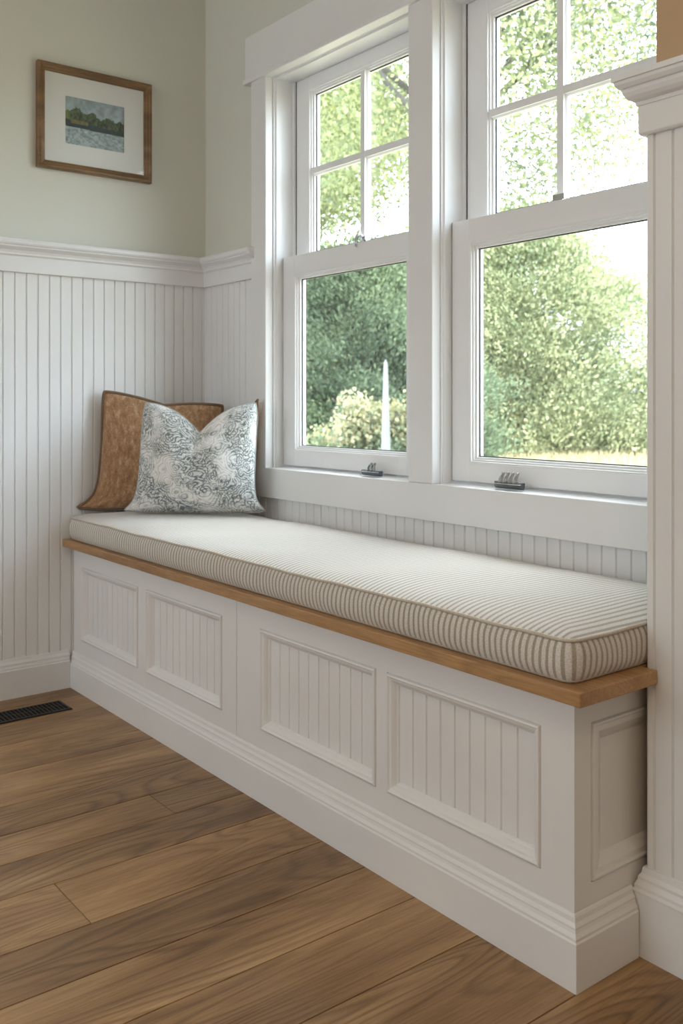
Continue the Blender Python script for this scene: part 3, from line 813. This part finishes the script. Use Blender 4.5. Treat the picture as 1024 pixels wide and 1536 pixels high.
def quads(name, cen, nor, size, mat, parent, aspect=.5, flat=.0):
    """cen (N,3), nor (N,3) leaf axis directions, one leaf blade (4-vert diamond) each"""
    n = len(cen); a = nor/np.linalg.norm(nor, axis=1, keepdims=True)
    r = rng.normal(size=(n, 3)); b = np.cross(a, r); b /= np.linalg.norm(b, axis=1, keepdims=True)
    s = (size*rng.uniform(.6, 1.4, n))[:, None]
    v = np.stack([cen-a*s*.5, cen+b*s*aspect*.5-a*s*.05, cen+a*s*.5, cen-b*s*aspect*.5-a*s*.05], 1).reshape(-1, 3)
    me = bpy.data.meshes.new(name); me.vertices.add(4*n); me.vertices.foreach_set('co', v.ravel().astype(np.float32))
    me.loops.add(4*n); me.loops.foreach_set('vertex_index', np.arange(4*n, dtype=np.int32))
    me.polygons.add(n); me.polygons.foreach_set('loop_start', np.arange(0, 4*n, 4, dtype=np.int32)); me.update(calc_edges=True); me.validate()
    return link(name, me, mat, parent)

def limb(mb, p, d, L, r, depth, tips, spread=.6, up=.15):
    pts = [Vector(p)]; d = Vector(d).normalized(); rr = [r]
    k = 6
    for i in range(k):
        d = (d+Vector((random.gauss(0, .12), random.gauss(0, .12), random.gauss(0, .10)+up*.1))).normalized()
        pts.append(pts[-1]+d*L/k); rr.append(r*(1-.5*(i+1)/k))
    tube(mb, pts, rr, 6, False)
    if depth == 0:
        tips += pts[2:]; return
    for q in pts[3:]: tips.append(q)
    for i in range(3 if depth > 1 else 4):
        j = random.randint(2, k); a = random.uniform(0, 6.28)
        nd = (d+Vector((math.cos(a), math.sin(a), random.uniform(-.2, .5)))*spread).normalized()
        limb(mb, pts[j], nd, L*random.uniform(.6, .8), rr[j]*.75, depth-1, tips, spread, up)

def tree(name, label, cat, x, y, trunk_h, crown_r, crown_z, crown_h, mat, nleaf, leaf, sparse=.25, group='trees beyond the windows', depth=3, zmin=-9):
    root = empty(name, (x, y, GZ), label, cat, group)
    mb = MB(); tips = []
    r0 = .02+crown_r*.018
    tube(mb, [(x, y, GZ), (x+.03, y, GZ+trunk_h*.5), (x, y+.02, GZ+trunk_h)], [r0*1.3, r0, r0*.85], 8)
    for i in range(6):
        a = i*1.05+random.uniform(-.3, .3)
        limb(mb, (x, y, GZ+trunk_h*(.75+.05*i)), (math.cos(a), math.sin(a), random.uniform(.4, 1.1)), crown_r*.55, r0*.5, depth, tips)
    mb.build('trunk', 'bark', root, smooth=True)
    T = np.array([tuple(t) for t in tips])
    # squeeze the branch tips into the crown envelope
    c = np.array([x, y, crown_z]); rel = (T-c)/np.array([crown_r, crown_r, crown_h/2])
    T = T[(np.linalg.norm(rel, axis=1) < 1.15) & (T[:, 2] > zmin)]
    extra = rng.normal(size=(900, 3)); extra /= np.linalg.norm(extra, axis=1, keepdims=True); extra *= rng.uniform(.3, 1, (900, 1))**.5
    E = c+extra*np.array([crown_r, crown_r, crown_h/2]); C = np.vstack([T]+[E]*3) if len(T) else E
    C = C[C[:, 2] > zmin]
    k = rng.integers(0, len(C), nleaf)
    cen = C[k]+rng.normal(size=(nleaf, 3))*sparse
    d = rng.normal(size=(nleaf, 3)); d[:, 2] -= .3
    quads('foliage', cen, d, leaf, mat, root, .6)
    return root

def conifer(name, label, x, y, R, top, mat, nb, leaf, group='trees beyond the windows', lean=0, cat='tree', z0=None):
    """broad cedar: boughs of sprays on a lumpy cone"""
    root = empty(name, (x, y, GZ), label, cat, group)
    mb = MB(); tube(mb, [(x, y, GZ), (x, y, (GZ+top)/2), (x, y, top-.2)], [R*.04, R*.025, .02], 8)
    for i in range(9):
        t = random.uniform(.05, .9); z = GZ+(top-GZ)*t; a = random.uniform(0, 6.28); l = R*(1-t)**.7*.5
        tube(mb, [(x, y, z), (x+math.cos(a)*l*.6, y+math.sin(a)*l*.6, z+.1*l), (x+math.cos(a)*l, y+math.sin(a)*l, z+.3*l)], [.04, .025, .01], 5)
    mb.build('trunk', 'bark', root, smooth=True)
    H = top-GZ; cs = []; ds = []
    for i in range(nb):
        t = rng.random()**1.15; a = rng.uniform(0, 6.283); inner = i % 5 == 0
        rr = R*(1-t**1.9)**.75*(.80+.28*math.sin(a*3+t*7)*math.sin(t*11+a))*(rng.uniform(.3, .7) if inner else rng.uniform(.82, 1.04))
        c = np.array([x+rr*math.cos(a), y+rr*math.sin(a), GZ+H*t*.97+.1])
        out = np.array([math.cos(a), math.sin(a), .75])
        m = 440; br = R*.085*rng.uniform(.6, 1.4)
        p = rng.normal(size=(m, 3))*br*np.array([1, 1, .62]); cs.append(c+p+out*np.abs(rng.normal(size=(m, 1)))*br*.5)
        ds.append(out+rng.normal(size=(m, 3))*.55)
    quads('foliage', np.vstack(cs), np.vstack(ds), leaf, mat, root, .42)
    return root

TH = math.atan(1112/1422.); FW = (-math.cos(TH), math.sin(TH)); RT = (math.sin(TH), math.cos(TH)); CAM = (2.9523, -1.6923, .92)
conifer('cedar_tree', 'broad pale green cedar tree filling the right window beyond the meadow', -9.45, 12.5, 3.35, 4.5, 'leaf_conifer', 480, .075)
conifer('cedar_tree', 'pale cedar tree hidden mostly behind the white mullion, left of the broad cedar', -14.4, 15.0, 3.1, 5.2, 'leaf_conifer', 260, .12)
conifer('cedar_tree', 'deep green bushy tree in the right half of the left window', -8.55, 7.75, 1.95, 3.25, 'leaf_green', 360, .065)
conifer('cedar_tree', 'deep green tree at the left edge of the left window', -12.4, 9.0, 2.5, 3.95, 'leaf_green', 340, .08)
tree('maple_tree', 'tall airy tree with thin branches reaching over the right window', 'tree', -3.64, 4.49, 4.0, 2.9, 4.2, 3.0, 'leaf_olive', 80000, .046, .19, zmin=2.95)
tree('maple_tree', 'tall yellow green tree seen through the upper panes of the left window', 'tree', -8.58, 5.9, 4.4, 2.4, 4.8, 3.4, 'leaf_yellow', 90000, .06, .19, zmin=2.9)

def shrub(label, x, y, r, h, mat, n, leaf, flower=0, group='shrubs in the garden'):
    root = empty('garden_shrub', (x, y, GZ), label, 'shrub', group)
    mb = MB()
    for i in range(9):
        a = i*.7; tube(mb, [(x, y, GZ), (x+math.cos(a)*r*.3, y+math.sin(a)*r*.3, GZ+h*.5), (x+math.cos(a)*r*.6, y+math.sin(a)*r*.6, GZ+h*.9)], [.02, .014, .006], 5)
    mb.build('stem', 'bark', root)
    nb = 60; k = rng.normal(size=(nb, 3)); k /= np.linalg.norm(k, axis=1, keepdims=True); k[:, 2] = np.abs(k[:, 2])
    C = np.array([x, y, GZ])+k*np.array([r, r, h])*rng.uniform(.55, .95, (nb, 1))
    q = rng.integers(0, nb, n); cen = C[q]+rng.normal(size=(n, 3))*r*.13
    quads('foliage', cen, rng.normal(size=(n, 3))+np.array([0, 0, .6]), leaf, mat, root, .55)
    if flower:
        up = C[C[:, 2] > GZ+h*.45]; q = rng.integers(0, len(up), flower); cen = up[q]+rng.normal(size=(flower, 3))*r*.12+np.array([0, 0, r*.08])
        quads('blossom', cen, rng.normal(size=(flower, 3)), leaf*1.1, 'flower', root, .9)
    return root
shrub('shrub with pale yellow blossom behind the white post, low in the left window', -5.75, 5.55, .80, .95, 'leaf_green', 9000, .05, 3800)
shrub('green shrub at the foot of the left window pane, left of the blossoming shrub', -7.3, 4.2, .9, .80, 'leaf_green', 8000, .05, 150)
shrub('rounded pale hedge shrub at the right edge of the meadow', -8.2, 17.6, 1.5, .95, 'leaf_conifer', 12000, .07)
shrub('low pale shrub at the foot of the broad cedar', -6.9, 14.2, .9, .55, 'leaf_conifer', 9000, .06)
# distant belt of trees
for i, (x, y, R, t) in enumerate([(-21, 24, 4.0, 3.0), (-12, 29, 4.5, 2.4), (-31, 19, 5, 6.0), (-25, 9, 4.5, 6.0)]):
    conifer('distant_tree', ['pale distant tree behind the pale cedars', 'pale distant tree low on the skyline at the right window edge', 'large distant tree far behind the mullion', 'large distant tree far behind the left window'][i],
            x, y, R, t, 'leaf_conifer', 130, .34, 'distant tree belt')
# glass reflection built outdoors as a white tapered post
mb = MB(); mb.add([(-4.88, 4.96, GZ), (-4.79, 4.96, GZ), (-4.79, 5.05, GZ), (-4.88, 5.05, GZ), (-4.85, 4.99, 1.33), (-4.82, 4.99, 1.33), (-4.82, 5.02, 1.33), (-4.85, 5.02, 1.33), (-4.835, 5.005, 1.38)],
                  [(0, 1, 2, 3), (0, 1, 5, 4), (1, 2, 6, 5), (2, 3, 7, 6), (3, 0, 4, 7), (4, 5, 8), (5, 6, 8), (6, 7, 8), (7, 4, 8)])
tag(mb.build('reflection_spike', 'spike'), 'slender white tapered post standing in for a window reflection, before the blossoming shrub', 'spike')
# meadow grass
n = 60000
D = rng.uniform(7, 30, n)**1.0; a = rng.uniform(-.05, .42, n)
px = CAM[0]+D*(FW[0]+a*RT[0]); py = CAM[1]+D*(FW[1]+a*RT[1])
keep = py > 4.5; px, py = px[keep], py[keep]; n = len(px)
cen = np.stack([px, py, np.full(n, GZ+.06)], 1)
gs = quads('meadow_grass', cen, np.stack([rng.normal(0, .3, n), rng.normal(0, .3, n), np.ones(n)], 1), .20, 'straw', None, .10)
tag(gs, 'dry golden meadow grass growing outside the right window', 'grass', kind='stuff')

# ---------------------------------------------------------------- light
w = bpy.data.worlds.new('sky'); S.world = w; w.use_nodes = True; nt = w.node_tree
bg = nt.nodes['Background']
tc = nt.nodes.new('ShaderNodeTexCoord'); no = N(nt, 'ShaderNodeTexNoise', i_Scale=2.2, i_Detail=5.0); nt.links.new(tc.outputs['Generated'], no.inputs['Vector'])
r = ramp(nt, [(.38, (.66, .82, 1.0)), (.58, (.90, .96, 1))]); nt.links.new(no.outputs['Fac'], r.inputs[0]); nt.links.new(r.outputs[0], bg.inputs['Color'])
bg.inputs['Strength'].default_value = 7.5

def sun(direction, strength, col, ang):
    l = bpy.data.lights.new('sun', 'SUN'); l.energy = strength; l.color = col; l.angle = ang
    o = bpy.data.objects.new('sun', l); COL.objects.link(o); o.rotation_euler = Vector(direction).to_track_quat('-Z', 'Y').to_euler(); o.location = (3, -8, 9)
sun((-.66, .22, -.72), 8.0, (1, .96, .88), .02)
def area(name, loc, target, sx, sy, power, col):
    l = bpy.data.lights.new(name, 'AREA'); l.shape = 'RECTANGLE'; l.size = sx; l.size_y = sy; l.energy = power; l.color = col
    o = bpy.data.objects.new(name, l); COL.objects.link(o); o.location = loc
    o.rotation_euler = (Vector(target)-Vector(loc)).to_track_quat('-Z', 'Y').to_euler(); return o
# added fill panels inside the solid back and right walls, and warm ceiling lights
area('back_fill_light', (.95, RY+.05, 1.45), (.6, 0, 1.0), 2.4, 1.6, 34, (.86, .93, 1.0))
area('right_fill_light', (RX-.05, -2.6, 1.5), (0, -2.2, 1.3), 1.6, 1.5, 3, (1, .95, .88))
area('ceiling_light', (3.4, -1.9, CZ-.02), (3.4, -1.9, 0), .7, .7, 10, (1, .76, .52))

# ---------------------------------------------------------------- camera
cd = bpy.data.cameras.new('camera'); cam = bpy.data.objects.new('camera', cd); COL.objects.link(cam); S.camera = cam
cam.location = CAM; cam.rotation_euler = (math.pi/2, 0, math.pi/2-TH)
cd.sensor_width = 36; cd.sensor_fit = 'AUTO'; cd.lens = 1422/1536*36; cd.shift_y = -(768-602)/1536
cd.clip_start = .05; cd.clip_end = 300
cd.dof.use_dof = True; cd.dof.focus_distance = 2.0; cd.dof.aperture_fstop = 6.5
vs = S.view_settings; vs.view_transform = 'Standard'; vs.look = 'None'; vs.exposure = 0.60; vs.gamma = 1.0; vs.use_curve_mapping = False
cy_ = S.cycles
cy_.use_denoising = True
cy_.max_bounces = 10; cy_.diffuse_bounces = 6; cy_.transparent_max_bounces = 24; cy_.glossy_bounces = 4
cy_.sample_clamp_indirect = 6.0
